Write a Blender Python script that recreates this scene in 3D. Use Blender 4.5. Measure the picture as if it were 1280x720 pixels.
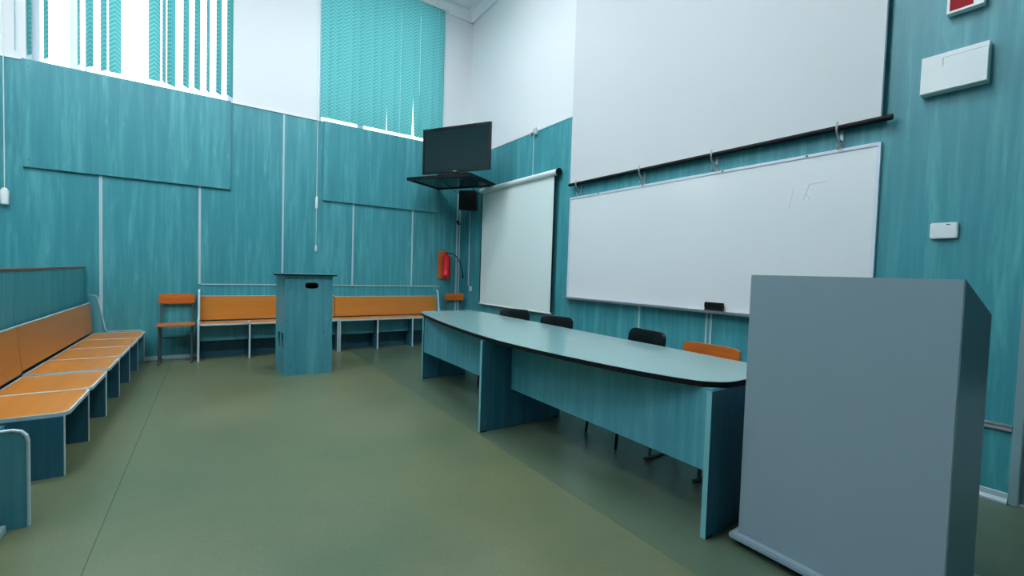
import bpy, bmesh, math, random
from mathutils import Vector, Matrix
random.seed(7)
C = bpy.context.scene.collection
SC = bpy.context.scene
for o in list(bpy.data.objects): bpy.data.objects.remove(o)

# ------------------------------------------------------------------ camera
cam_d = bpy.data.cameras.new('camera'); cam = bpy.data.objects.new('camera', cam_d); C.objects.link(cam)
SC.camera = cam
cam_d.sensor_fit = 'HORIZONTAL'; cam_d.sensor_width = 36.0; cam_d.lens = 36.0 * 547.29 / 1280.0
cam_d.clip_start = 0.05; cam_d.clip_end = 200
r_ = Vector((0.82550151, -0.56352853, 0.03135038)); u_ = Vector((-0.00543492, 0.04760689, 0.99885136)); d_ = Vector((0.56437374, 0.8247237, -0.03623683))
M = Matrix((r_, u_, -d_)).transposed().to_4x4(); M.translation = Vector((-3.772, -7.0, 1.24))
cam.matrix_world = M

# ------------------------------------------------------------------ world and light
def lin(c):
    return tuple(((v/255)/12.92 if v/255 <= 0.04045 else ((v/255+0.055)/1.055)**2.4) for v in c) + (1,)
W = bpy.data.worlds.new('sky'); SC.world = W; W.use_nodes = True
bg = W.node_tree.nodes['Background']; bg.inputs[0].default_value = lin((235, 243, 255)); bg.inputs[1].default_value = 1.6
SC.view_settings.view_transform = 'Standard'; SC.view_settings.look = 'None'
SC.view_settings.exposure = 0.40; SC.view_settings.gamma = 1.0; SC.view_settings.use_curve_mapping = False
LAMP_POWER = 70.0
def area(name, loc, rot, sx, sy, power, col=(240, 246, 255)):
    l = bpy.data.lights.new(name, 'AREA'); l.shape = 'RECTANGLE'; l.size = sx; l.size_y = sy; l.energy = power; l.color = lin(col)[:3]
    o = bpy.data.objects.new(name, l); C.objects.link(o); o.location = loc; o.rotation_euler = rot; return o
# daylight entering through the three tall windows
for x in (-4.5, -1.5, -7.5):
    area('window_daylight', (x, 0.75, 4.7), (math.radians(-90), 0, 0), 1.9, 2.3, 12)

# ------------------------------------------------------------------ materials
def newmat(name):
    m = bpy.data.materials.new(name); m.use_nodes = True
    nt = m.node_tree; b = nt.nodes['Principled BSDF']; return m, nt, b
def plain(name, col, rough=0.5, metal=0.0, spec=0.5, noise=0.0, nscale=8.0, coat=0.0, emit=0.0):
    m, nt, b = newmat(name)
    b.inputs['Base Color'].default_value = lin(col); b.inputs['Roughness'].default_value = rough
    b.inputs['Metallic'].default_value = metal; b.inputs['Specular IOR Level'].default_value = spec
    b.inputs['Coat Weight'].default_value = coat
    if emit: b.inputs['Emission Color'].default_value = lin(col); b.inputs['Emission Strength'].default_value = emit
    if noise:
        tc = nt.nodes.new('ShaderNodeTexCoord'); n = nt.nodes.new('ShaderNodeTexNoise'); n.inputs['Scale'].default_value = nscale; n.inputs['Detail'].default_value = 5
        mx = nt.nodes.new('ShaderNodeMix'); mx.data_type = 'RGBA'
        a = lin(col); k = 1 - noise; mx.inputs[6].default_value = (a[0]*k, a[1]*k, a[2]*k, 1); k = 1 + noise; mx.inputs[7].default_value = (a[0]*k, a[1]*k, a[2]*k, 1)
        nt.links.new(tc.outputs['Object'], n.inputs['Vector']); nt.links.new(n.outputs['Fac'], mx.inputs[0]); nt.links.new(mx.outputs[2], b.inputs['Base Color'])
    return m
def grain(name, dark, mid, light, rough=0.45, axis='Z', fine=34.0, spec=0.5, seed=0.0):
    """printed wood grain, streaks running along one axis"""
    m, nt, b = newmat(name); L = nt.links.new
    tc = nt.nodes.new('ShaderNodeTexCoord'); mp = nt.nodes.new('ShaderNodeMapping')
    s = {'Z': (fine, fine, fine*0.055), 'X': (fine*0.055, fine, fine), 'Y': (fine, fine*0.055, fine)}[axis]
    mp.inputs['Scale'].default_value = s; mp.inputs['Location'].default_value = (seed, seed*1.7, seed*0.3)
    n1 = nt.nodes.new('ShaderNodeTexNoise'); n1.inputs['Scale'].default_value = 1.0; n1.inputs['Detail'].default_value = 5; n1.inputs['Roughness'].default_value = 0.6; n1.inputs['Distortion'].default_value = 0.25
    mp2 = nt.nodes.new('ShaderNodeMapping'); mp2.inputs['Scale'].default_value = tuple(v*0.22 for v in s)
    n2 = nt.nodes.new('ShaderNodeTexNoise'); n2.inputs['Scale'].default_value = 1.0; n2.inputs['Detail'].default_value = 3; n2.inputs['Distortion'].default_value = 0.5
    add = nt.nodes.new('ShaderNodeMath'); add.operation = 'MULTIPLY_ADD'; add.inputs[1].default_value = 0.6
    mul = nt.nodes.new('ShaderNodeMath'); mul.operation = 'MULTIPLY'; mul.inputs[1].default_value = 0.4
    cr = nt.nodes.new('ShaderNodeValToRGB'); e = cr.color_ramp.elements
    e[0].position = 0.30; e[0].color = lin(dark); e[1].position = 0.70; e[1].color = lin(light); x = e.new(0.5); x.color = lin(mid)
    mp3 = nt.nodes.new('ShaderNodeMapping'); mp3.inputs['Scale'].default_value = tuple(v*(0.9 if v > 10 else 1.7) for v in s); mp3.inputs['Location'].default_value = (3.3, 7.7, 1.1)
    n3 = nt.nodes.new('ShaderNodeTexNoise'); n3.inputs['Scale'].default_value = 1.0; n3.inputs['Detail'].default_value = 2; n3.inputs['Distortion'].default_value = 1.6
    wr = nt.nodes.new('ShaderNodeMapRange'); wr.inputs['From Min'].default_value = 0.56; wr.inputs['From Max'].default_value = 0.74; wr.inputs['To Max'].default_value = 0.10
    ad2 = nt.nodes.new('ShaderNodeMath'); ad2.operation = 'ADD'
    L(tc.outputs['Object'], mp3.inputs[0]); L(mp3.outputs[0], n3.inputs['Vector']); L(n3.outputs['Fac'], wr.inputs['Value']); L(wr.outputs[0], ad2.inputs[1])
    L(tc.outputs['Object'], mp.inputs[0]); L(mp.outputs[0], n1.inputs['Vector']); L(tc.outputs['Object'], mp2.inputs[0]); L(mp2.outputs[0], n2.inputs['Vector'])
    L(n2.outputs['Fac'], mul.inputs[0]); L(n1.outputs['Fac'], add.inputs[0]); L(mul.outputs[0], add.inputs[2]); L(add.outputs[0], ad2.inputs[0]); L(ad2.outputs[0], cr.inputs[0]); L(cr.outputs[0], b.inputs['Base Color'])
    b.inputs['Roughness'].default_value = rough; b.inputs['Specular IOR Level'].default_value = spec
    return m
M_TEAL = grain('teal_wall_laminate', (48, 126, 138), (58, 140, 150), (86, 166, 172), 0.42, fine=19.0)
M_TEALF = grain('teal_furniture_laminate', (50, 122, 138), (68, 140, 154), (90, 158, 168), 0.40, fine=26.0, seed=3.1)
M_TEALX = grain('teal_laminate_dark_and_shade', (26, 78, 98), (36, 92, 112), (48, 106, 122), 0.42, seed=5.1)  # dark teal laminate; under the benches its colour also holds the shade
M_TOP = plain('blue_grey_desk_laminate', (122, 158, 158), 0.20, noise=0.04, nscale=3)
M_ORANGE = grain('orange_beech_laminate', (178, 110, 36), (190, 120, 44), (198, 130, 54), 0.32, axis='X', fine=9)
M_PLY = grain('orange_plywood', (166, 80, 22), (186, 96, 30), (204, 114, 42), 0.35, axis='X', fine=18)
M_PLAST = plain('white_plaster', (222, 226, 228), 0.85, noise=0.015, nscale=2)
M_CEIL = plain('ceiling_white', (232, 236, 240), 0.85)
M_EDGE = plain('white_edging', (180, 200, 204), 0.4)
M_STRIP = plain('white_joint_strip', (176, 198, 206), 0.4)
M_WHITE = plain('white_plastic', (222, 230, 230), 0.4)
M_BOARD = plain('whiteboard_enamel', (220, 224, 226), 0.12, noise=0.012, nscale=1.5)
M_FABRIC = plain('screen_fabric', (204, 208, 210), 0.75)
M_FABRIC2 = plain('small_screen_fabric', (216, 230, 228), 0.6, noise=0.02, nscale=1.2)
M_BLACK = plain('black_plastic', (10, 13, 14), 0.45, spec=0.25)
M_BLACKM = plain('black_satin_edge', (10, 13, 16), 0.6, spec=0.2)
M_VINYL = plain('black_vinyl', (7, 9, 12), 0.3, spec=0.35, noise=0.2, nscale=60)
M_GLASSB = plain('dark_screen_glass', (14, 40, 44), 0.06, spec=0.25)
M_ALU = plain('brushed_aluminium', (176, 184, 188), 0.35, metal=0.6)
M_STEEL = plain('grey_tube_steel', (84, 92, 94), 0.4, metal=0.5)
M_GREY = plain('grey_podium_paint', (126, 146, 156), 0.38, noise=0.02, nscale=2)
M_RED = plain('red_enamel', (206, 14, 22), 0.25)
M_REDS = plain('red_sign_face', (150, 2, 14), 0.6, spec=0.2)
M_BOARDW = plain('orange_brown_board', (188, 104, 58), 0.5, noise=0.08, nscale=12)
M_BROWN = grain('brown_wood_cap', (96, 62, 36), (120, 80, 48), (140, 96, 60), 0.45, axis='Y', fine=20)
M_JAMB = plain('grey_door_frame', (120, 150, 156), 0.45)
M_FRAME = plain('window_frame_paint', (225, 232, 240), 0.4)
M_BASE = plain('grey_skirting', (158, 184, 190), 0.4)
M_DARK = plain('dark_rubber', (20, 22, 24), 0.7)

def floor_mat(name, c1, c2):
    m, nt, b = newmat(name); L = nt.links.new
    tc = nt.nodes.new('ShaderNodeTexCoord')
    n1 = nt.nodes.new('ShaderNodeTexNoise'); n1.inputs['Scale'].default_value = 0.9; n1.inputs['Detail'].default_value = 6; n1.inputs['Roughness'].default_value = 0.6
    n2 = nt.nodes.new('ShaderNodeTexNoise'); n2.inputs['Scale'].default_value = 60; n2.inputs['Detail'].default_value = 4
    ad = nt.nodes.new('ShaderNodeMath'); ad.operation = 'MULTIPLY_ADD'; ad.inputs[1].default_value = 0.75
    mu = nt.nodes.new('ShaderNodeMath'); mu.operation = 'MULTIPLY'; mu.inputs[1].default_value = 0.25
    cr = nt.nodes.new('ShaderNodeValToRGB'); e = cr.color_ramp.elements
    e[0].position = 0.35; e[0].color = lin(c1); e[1].position = 0.66; e[1].color = lin(c2)
    L(tc.outputs['Object'], n1.inputs['Vector']); L(tc.outputs['Object'], n2.inputs['Vector']); L(n2.outputs['Fac'], mu.inputs[0]); L(n1.outputs['Fac'], ad.inputs[0]); L(mu.outputs[0], ad.inputs[2]); L(ad.outputs[0], cr.inputs[0]); L(cr.outputs[0], b.inputs['Base Color'])
    rr = nt.nodes.new('ShaderNodeMapRange'); rr.inputs['To Min'].default_value = 0.24; rr.inputs['To Max'].default_value = 0.36; b.inputs['Specular IOR Level'].default_value = 0.6
    L(n1.outputs['Fac'], rr.inputs['Value']); L(rr.outputs[0], b.inputs['Roughness'])
    return m
M_FLOOR = floor_mat('green_linoleum', (78, 92, 68), (108, 114, 84))
M_FLOOR2 = floor_mat('grey_green_linoleum', (66, 86, 70), (88, 104, 84))
def vane_mat(name, c1, c2, trans):
    """herringbone woven blind fabric, lets light through"""
    m, nt, b = newmat(name); L = nt.links.new; N = nt.nodes.new
    tc = N('ShaderNodeTexCoord'); sp = N('ShaderNodeSeparateXYZ'); L(tc.outputs['Object'], sp.inputs[0])
    ab = N('ShaderNodeMath'); ab.operation = 'PINGPONG'; ab.inputs[1].default_value = 0.056; L(sp.outputs['X'], ab.inputs[0])
    s = N('ShaderNodeMath'); s.operation = 'ADD'; L(ab.outputs[0], s.inputs[0]); L(sp.outputs['Z'], s.inputs[1])
    k = N('ShaderNodeMath'); k.operation = 'MULTIPLY'; k.inputs[1].default_value = 2*math.pi/0.052; L(s.outputs[0], k.inputs[0])
    si = N('ShaderNodeMath'); si.operation = 'SINE'; L(k.outputs[0], si.inputs[0])
    cr = N('ShaderNodeValToRGB'); e = cr.color_ramp.elements; e[0].position = 0.0; e[0].color = lin(c1); e[1].position = 1; e[1].color = lin(c2)
    mr = N('ShaderNodeMapRange'); mr.inputs['From Min'].default_value = -1; L(si.outputs[0], mr.inputs['Value']); L(mr.outputs[0], cr.inputs[0])
    L(cr.outputs[0], b.inputs['Base Color']); b.inputs['Roughness'].default_value = 0.8
    tr = N('ShaderNodeBsdfTranslucent'); L(cr.outputs[0], tr.inputs[0]); mx = N('ShaderNodeMixShader'); mx.inputs[0].default_value = trans
    out = nt.nodes['Material Output']; L(b.outputs[0], mx.inputs[1]); L(tr.outputs[0], mx.inputs[2]); L(mx.outputs[0], out.inputs[0])
    return m
M_VANE = vane_mat('turquoise_blind_fabric', (70, 160, 162), (112, 192, 190), 0.22)
def glass_mat():
    m, nt, b = newmat('window_glass'); b.inputs['Transmission Weight'].default_value = 1.0; b.inputs['Roughness'].default_value = 0.0; b.inputs['IOR'].default_value = 1.02
    b.inputs['Base Color'].default_value = (0.95, 0.98, 1, 1); return m
M_GLASS = glass_mat()

# ------------------------------------------------------------------ geometry helpers
def add_box(bm, x0, x1, y0, y1, z0, z1, bev=0.0, rot=None, org=None):
    t = bmesh.new(); bmesh.ops.create_cube(t, size=1.0)
    for v in t.verts: v.co = Vector(((x0+x1)/2 + v.co.x*(x1-x0), (y0+y1)/2 + v.co.y*(y1-y0), (z0+z1)/2 + v.co.z*(z1-z0)))
    if bev: bmesh.ops.bevel(t, geom=list(t.edges), offset=bev, segments=2, affect='EDGES')
    if rot is not None:
        o = Vector(org or (0, 0, 0))
        for v in t.verts: v.co = rot @ (v.co - o) + o
    merge(bm, t)
def merge(bm, t):
    me = bpy.data.meshes.new('tmp'); t.to_mesh(me); t.free(); bm.from_mesh(me); bpy.data.meshes.remove(me)
def box(x0, x1, y0, y1, z0, z1, bev=0.0):
    bm = bmesh.new(); add_box(bm, x0, x1, y0, y1, z0, z1, bev); return bm
def add_prism(bm, pts, axis, a0, a1, bev=0.0):
    """extrude a 2D outline; axis 'X': pts=(y,z), 'Y': pts=(x,z), 'Z': pts=(x,y)"""
    def P(p, a): return {'X': (a, p[0], p[1]), 'Y': (p[0], a, p[1]), 'Z': (p[0], p[1], a)}[axis]
    t = bmesh.new(); A = [t.verts.new(P(p, a0)) for p in pts]; B = [t.verts.new(P(p, a1)) for p in pts]; n = len(pts)
    t.faces.new(A); t.faces.new(list(reversed(B)))
    for i in range(n): t.faces.new((A[i], B[i], B[(i+1) % n], A[(i+1) % n]))
    bmesh.ops.recalc_face_normals(t, faces=t.faces)
    if bev:
        eds = [e for e in t.edges if abs(({'X': e.verts[0].co.x-e.verts[1].co.x, 'Y': e.verts[0].co.y-e.verts[1].co.y, 'Z': e.verts[0].co.z-e.verts[1].co.z}[axis])) < 1e-6]
        bmesh.ops.bevel(t, geom=eds, offset=bev, segments=2, affect='EDGES')
    merge(bm, t)
def prism(pts, axis, a0, a1, bev=0.0):
    bm = bmesh.new(); add_prism(bm, pts, axis, a0, a1, bev); return bm
def add_tube(bm, pts, r, seg=10, cap=True):
    pts = [Vector(p) for p in pts]; rings = []; up = None
    for i, p in enumerate(pts):
        d = ((pts[i+1]-p) if i < len(pts)-1 else (p-pts[i-1])); 
        if 0 < i < len(pts)-1: d = (pts[i+1]-p).normalized() + (p-pts[i-1]).normalized()
        d.normalize()
        if up is None:
            up = Vector((0, 0, 1)) if abs(d.z) < 0.9 else Vector((1, 0, 0))
        s = d.cross(up).normalized(); up = s.cross(d).normalized()
        rr = r[i] if isinstance(r, (list, tuple)) else r
        rings.append([bm.verts.new(p + (s*math.cos(2*math.pi*k/seg) + up*math.sin(2*math.pi*k/seg))*rr) for k in range(seg)])
    for a, b in zip(rings, rings[1:]):
        for k in range(seg): bm.faces.new((a[k], a[(k+1) % seg], b[(k+1) % seg], b[k]))
    if cap: bm.faces.new(list(reversed(rings[0]))); bm.faces.new(rings[-1])
def tube(pts, r, seg=10):
    bm = bmesh.new(); add_tube(bm, pts, r, seg); return bm
def smooth_path(pts, n=6):
    """Catmull-Rom through the points"""
    P = [Vector(p) for p in pts]; P = [P[0]*2-P[1]] + P + [P[-1]*2-P[-2]]; out = []
    for i in range(1, len(P)-2):
        for k in range(n):
            t = k/n; a, b, c, d = P[i-1], P[i], P[i+1], P[i+2]
            out.append(0.5*((2*b) + (c-a)*t + (2*a-5*b+4*c-d)*t*t + (3*b-a-3*c+d)*t**3))
    out.append(P[-2]); return out
def add_lathe(bm, prof, cx=0, cy=0, seg=28):
    rings = [[bm.verts.new((cx+r*math.cos(2*math.pi*k/seg), cy+r*math.sin(2*math.pi*k/seg), z)) for k in range(seg)] for r, z in prof]
    for a, b in zip(rings, rings[1:]):
        for k in range(seg): bm.faces.new((a[k], a[(k+1) % seg], b[(k+1) % seg], b[k]))
    bm.faces.new(list(reversed(rings[0]))); bm.faces.new(rings[-1])
def round_rect(x0, x1, y0, y1, r, n=5, corners=(1, 1, 1, 1)):
    out = []
    for (cx, cy, a0, on, px, py) in ((x1-r, y1-r, 0, corners[0], x1, y1), (x0+r, y1-r, 90, corners[1], x0, y1), (x0+r, y0+r, 180, corners[2], x0, y0), (x1-r, y0+r, 270, corners[3], x1, y0)):
        if on:
            for k in range(n+1):
                a = math.radians(a0 + 90*k/n); out.append((cx+r*math.cos(a), cy+r*math.sin(a)))
        else: out.append((px, py))
    return out
def offset_poly(pts, d):
    """ring outline moved outwards by d (counter-clockwise outlines)"""
    out = []; n = len(pts)
    for i in range(n):
        p0, p, p1 = Vector(pts[i-1]), Vector(pts[i]), Vector(pts[(i+1) % n])
        a = (p-p0).normalized(); b = (p1-p).normalized(); na = Vector((a.y, -a.x)); nb = Vector((b.y, -b.x)); m = (na+nb)
        if m.length < 1e-6: m = na
        m.normalize(); k = d/max(0.35, m.dot(na)); out.append((p.x+m.x*k, p.y+m.y*k))
    return out
def add_ring(bm, pts, axis, a0, a1, d_in, d_out):
    """closed band following an outline"""
    def P(p, a): return {'X': (a, p[0], p[1]), 'Y': (p[0], a, p[1]), 'Z': (p[0], p[1], a)}[axis]
    I = offset_poly(pts, -d_in) if d_in else pts; O = offset_poly(pts, d_out) if d_out else pts; n = len(pts)
    t = bmesh.new(); v = [[t.verts.new(P(p, a)) for p in ring] for ring, a in ((I, a0), (O, a0), (O, a1), (I, a1))]
    for i in range(n):
        j = (i+1) % n
        for k in range(4): t.faces.new((v[k][i], v[k][j], v[(k+1) % 4][j], v[(k+1) % 4][i]))
    bmesh.ops.recalc_face_normals(t, faces=t.faces); merge(bm, t)
def add_ribbon(bm, pts, axis, a0, a1, th):
    """open band of thickness th along a polyline"""
    n = len(pts); V = [Vector(p) for p in pts]; off = []
    for i in range(n):
        d = (V[min(i+1, n-1)]-V[max(i-1, 0)]).normalized(); off.append(Vector((d.y, -d.x))*th/2)
    poly = [tuple(V[i]+off[i]) for i in range(n)] + [tuple(V[i]-off[i]) for i in reversed(range(n))]
    def P(p, a): return {'X': (a, p[0], p[1]), 'Y': (p[0], a, p[1])}[axis]
    t = bmesh.new(); A = [t.verts.new(P(p, a0)) for p in poly]; B = [t.verts.new(P(p, a1)) for p in poly]; m = len(poly)
    for i in range(n-1):
        t.faces.new((A[i], A[i+1], A[m-2-i], A[m-1-i])); t.faces.new((B[i], B[i+1], B[m-2-i], B[m-1-i]))
    for i in range(m): t.faces.new((A[i], B[i], B[(i+1) % m], A[(i+1) % m]))
    bmesh.ops.recalc_face_normals(t, faces=t.faces); merge(bm, t)
def plate(outer, holes, th):
    """flat plate in local XY with holes, thickness th along Z (centred)"""
    cu = bpy.data.curves.new('plate', 'CURVE'); cu.dimensions = '2D'; cu.fill_mode = 'BOTH'; cu.extrude = th/2
    for poly in [outer] + holes:
        s = cu.splines.new('POLY'); s.points.add(len(poly)-1); s.use_cyclic_u = True
        for i, p in enumerate(poly): s.points[i].co = (p[0], p[1], 0, 1)
    o = bpy.data.objects.new('plate_tmp', cu); C.objects.link(o)
    dg = bpy.context.evaluated_depsgraph_get(); me = bpy.data.meshes.new_from_object(o.evaluated_get(dg))
    bm = bmesh.new(); bm.from_mesh(me); bpy.data.objects.remove(o); bpy.data.curves.remove(cu); bpy.data.meshes.remove(me)
    bmesh.ops.remove_doubles(bm, verts=bm.verts, dist=1e-5); bmesh.ops.recalc_face_normals(bm, faces=bm.faces); return bm
def xform(bm, mat):
    bmesh.ops.transform(bm, matrix=mat, verts=bm.verts); return bm
def obj(name, bm, mat, parent=None, smooth=False):
    bmesh.ops.recalc_face_normals(bm, faces=bm.faces)
    me = bpy.data.meshes.new(name); bm.to_mesh(me); bm.free(); me.materials.append(mat)
    if smooth:
        for p in me.polygons: p.use_smooth = True
        try: me.set_sharp_from_angle(angle=math.radians(40))
        except Exception: pass
    o = bpy.data.objects.new(name, me); C.objects.link(o)
    if parent: o.parent = parent
    return o
def objs(name, bm, mat, parent=None, smooth=False):
    """one object per separate piece"""
    bm.verts.ensure_lookup_table(); seen = set(); out = []
    for v in bm.verts:
        if v in seen: continue
        st = [v]; isl = set([v]); seen.add(v)
        while st:
            q = st.pop()
            for e in q.link_edges:
                w = e.other_vert(q)
                if w not in seen: seen.add(w); isl.add(w); st.append(w)
        nb = bmesh.new(); mp = {w: nb.verts.new(w.co) for w in isl}
        fs = set(f for w in isl for f in w.link_faces)
        for f in fs: nb.faces.new([mp[w] for w in f.verts])
        out.append(obj(name, nb, mat, parent, smooth))
    bm.free(); return out
def struct(name, bm, mat, parent=None):
    o = obj(name, bm, mat, parent)
    if not parent: o['kind'] = 'structure'
    return o
def thing(name, label, cat, loc=(0, 0, 0), rz=0.0, group=None):
    o = bpy.data.objects.new(name, None); C.objects.link(o); o.empty_display_size = 0.1
    o.location = loc; o.rotation_euler = (0, 0, rz); o['label'] = label; o['category'] = cat
    if group: o['group'] = group
    return o
def tag(o, label, cat, group=None):
    o['label'] = label; o['category'] = cat
    if group: o['group'] = group
    return o
def copy_tree(o, parent=None):
    c = o.copy(); C.objects.link(c); c.parent = parent
    for ch in [q for q in bpy.data.objects if q.parent == o]: copy_tree(ch, c)
    return c

# ------------------------------------------------------------------ room shell
XL, YF, H = -9.0, -10.0, 5.74
struct('floor', box(XL-0.2, 0.2, YF-0.2, 0.35, -0.1, 0.0), M_FLOOR)
# linoleum welds
bm = bmesh.new(); add_box(bm, -4.193, -4.189, YF, -0.0, 0.0, 0.0012); struct('trim_1', bm, plain('floor_weld', (58, 72, 56), 0.5))
bm = bmesh.new(); add_box(bm, -2.095, 0.0, YF, -0.0, 0.0, 0.0012); struct('floor_strip', bm, M_FLOOR2)
struct('ceiling', box(XL-0.2, 0.2, YF-0.2, 0.35, H, H+0.1), M_CEIL)
wins = [(-8.45, -6.55), (-5.46, -3.56), (-2.49, -0.57)]
SILL, HEAD = 3.37, 5.62
bm = bmesh.new()
add_box(bm, XL-0.2, 0.2, 0.02, 0.35, 0, SILL); add_box(bm, XL-0.2, 0.2, 0.02, 0.35, HEAD, H)
xs = [XL-0.2] + [v for w in wins for v in w] + [0.2]
for i in range(0, len(xs), 2): add_box(bm, xs[i], xs[i+1], 0.02, 0.35, SILL, HEAD)
struct('wall_back', bm, M_PLAST)
# right wall, with the doorway in it
bm = bmesh.new(); add_box(bm, 0.02, 0.25, -6.62, 0.02, 0, H); add_box(bm, 0.02, 0.25, YF, -7.60, 0, H); add_box(bm, 0.02, 0.25, -7.60, -6.62, 2.1, H)
struct('wall_right', bm, M_PLAST)
struct('wall_left', box(XL-0.2, XL, YF, 0.02, 0, H), M_PLAST)
struct('wall_front', box(XL-0.2, 0.25, YF-0.2, YF, 0, H), M_PLAST)
struct('trim_21', box(XL, 0.0, YF, YF+0.02, 0, 4.2), M_TEAL); struct('trim_22', box(XL, XL+0.02, YF+0.02, 0.0, 0, 3.36), M_TEAL)  # cladding on the unseen walls, added to reduce low bounce light
# teal laminate cladding
struct('trim_3', box(XL, 0.0, 0.0, 0.02, 0, 3.362), M_TEAL)
bm = bmesh.new(); add_box(bm, 0.0, 0.02, -2.74, 0.0, 0, 3.235); add_box(bm, 0.0, 0.02, -6.59, -2.74, 0, 4.6); add_box(bm, 0.0, 0.02, -7.66, -6.59, 2.16, 4.6); add_box(bm, 0.0, 0.02, YF, -7.66, 0, 4.6)
struct('trim_4', bm, M_TEAL)
# narrow ledge caps above the cladding
struct('trim_5', box(XL, -0.0, -0.012, 0.02, 3.362, 3.374), M_WHITE)
struct('trim_6', box(-0.008, 0.02, -2.74, -0.0, 3.235, 3.247), M_STRIP)
# joint strips on the back wall
def vstrip(n, x, z0, z1, w=0.022): struct('trim_%d' % n, box(x-w/2, x+w/2, -0.006, 0.0, z0, z1, 0.002), M_STRIP)
vstrip(7, -4.86, 0.05, 2.22, 0.030); vstrip(8, -3.915, 0.96, 2.22, 0.026); vstrip(9, -2.955, 0.96, 3.362, 0.024); vstrip(10, -1.987, 0.96, 2.22, 0.024); vstrip(11, -1.03, 0.96, 2.21, 0.024)
struct('trim_12', box(-3.90, -0.52, -0.010, 0.0, 0.948, 0.962, 0.002), M_EDGE)
def wstrip(n, y, z0, z1, w=0.02, m=None): struct('trim_%d' % n, box(-0.006, 0.0, y-w/2, y+w/2, z0, z1, 0.002), m or M_STRIP)
wstrip(13, -1.925, 0.06, 3.235, 0.018); wstrip(14, -3.915, 0.06, 2.2, 0.022); wstrip(15, -4.69, 0.06, 0.92, 0.018, M_EDGE); wstrip(16, -4.735, 0.06, 0.92, 0.018, M_EDGE)
# skirting
struct('baseboard_back', box(XL, -0.0, -0.016, 0.0, 0, 0.05, 0.004), M_BASE)
bm = bmesh.new(); add_prism(bm, [(0, 0), (-0.022, 0), (-0.022, 0.012), (-0.010, 0.03), (-0.008, 0.058), (0, 0.062)], 'Y', -6.588, -0.02); struct('baseboard_right', bm, M_BASE)
# cornice
prof = [(0.02, H), (0.02, H-0.13), (-0.02, H-0.13), (-0.03, H-0.09), (-0.08, H-0.05), (-0.10, H-0.02), (-0.16, H-0.018), (-0.16, H)]
struct('trim_17', prism([(y, z) for y, z in prof], 'X', XL, 0.02), M_CEIL)
struct('trim_18', prism([(y, z) for y, z in prof], 'Y', YF, 0.02), M_CEIL)
# stepped frame mouldings on the ceiling
bm = bmesh.new()
for k, w in ((0.30, 0.03), (0.38, 0.05), (0.50, 0.03)):
    add_box(bm, XL+k, -k, -k-w, -k, H-0.02, H); add_box(bm, -k-w, -k, YF+k, -k, H-0.02, H)
struct('trim_19', bm, M_CEIL)

# windows
for i, (x0, x1) in enumerate(wins):
    bm = bmesh.new(); fy0, fy1 = 0.22, 0.28
    add_box(bm, x0, x1, fy0, fy1, SILL, SILL+0.06, 0.004); add_box(bm, x0, x1, fy0, fy1, HEAD-0.06, HEAD, 0.004)
    add_box(bm, x0, x0+0.06, fy0, fy1, SILL, HEAD, 0.004); add_box(bm, x1-0.06, x1, fy0, fy1, SILL, HEAD, 0.004)
    mx = x0 + (0.30 if i == 1 else 0.6); add_box(bm, mx, mx+0.09, fy0, fy1, SILL, HEAD, 0.004)
    if i == 1: add_box(bm, -5.03, -5.015, fy0+0.01, fy1-0.01, SILL, HEAD)
    fr = struct('window_%d' % (i+1), bm, M_FRAME)
    struct('window_pane', box(x0+0.05, x1-0.05, 0.248, 0.252, SILL+0.05, HEAD-0.05), M_GLASS, fr)
    struct('window_sill', box(x0-0.0, x1+0.0, 0.0, 0.22, SILL, SILL+0.012), M_WHITE, fr)

# door on the right wall
bm = bmesh.new(); add_box(bm, -0.012, 0.10, -6.630, -6.590, 0, 2.16, 0.004); add_box(bm, -0.02, 0.10, -7.66, -7.575, 0, 2.16, 0.006); add_box(bm, -0.02, 0.10, -7.66, -6.590, 2.08, 2.16, 0.004)
dr = struct('door_1', bm, M_JAMB)
bm = plate([(-7.57, 0.01), (-6.632, 0.01), (-6.632, 2.07), (-7.57, 2.07)], [[(-7.50, 0.15), (-6.655, 0.15), (-6.655, 0.56), (-7.50, 0.56)], [(-7.50, 0.63), (-6.655, 0.63), (-6.655, 1.98), (-7.50, 1.98)]], 0.04)
xform(bm, Matrix(((0, 0, 1, 0.05), (1, 0, 0, 0), (0, 1, 0, 0), (0, 0, 0, 1)))); struct('door_leaf', bm, M_JAMB, dr)
struct('door_glass', box(0.048, 0.053, -7.52, -6.64, 0.62, 2.0), plain('dark_door_glass', (14, 26, 44), 0.1), dr)
bm = bmesh.new(); add_box(bm, 0.048, 0.053, -7.52, -6.64, 0.14, 0.57)
struct('door_lower_pane', bm, plain('pale_door_glass', (150, 176, 178), 0.3), dr)
bm = bmesh.new()
for z in (0.25, 0.36, 0.47): add_box(bm, 0.040, 0.047, -7.50, -6.655, z, z+0.012)
add_box(bm, 0.040, 0.047, -6.69, -6.682, 0.15, 0.56); struct('door_bar', bm, M_BLACK, dr)
struct('door_handle', tube([(0.03, -7.45, 1.0), (-0.03, -7.45, 1.0), (-0.03, -7.33, 1.0)], 0.009), M_ALU, dr)

# half-height partition behind the left benches
bm = box(-5.03, -5.0, -5.0, -0.0, 0, 1.13); pw = struct('wall_left_partition', bm, M_TEAL); 
struct('trim_20', box(-5.04, -4.992, -5.0, -0.0, 1.13, 1.15, 0.004), M_BROWN)

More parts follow.
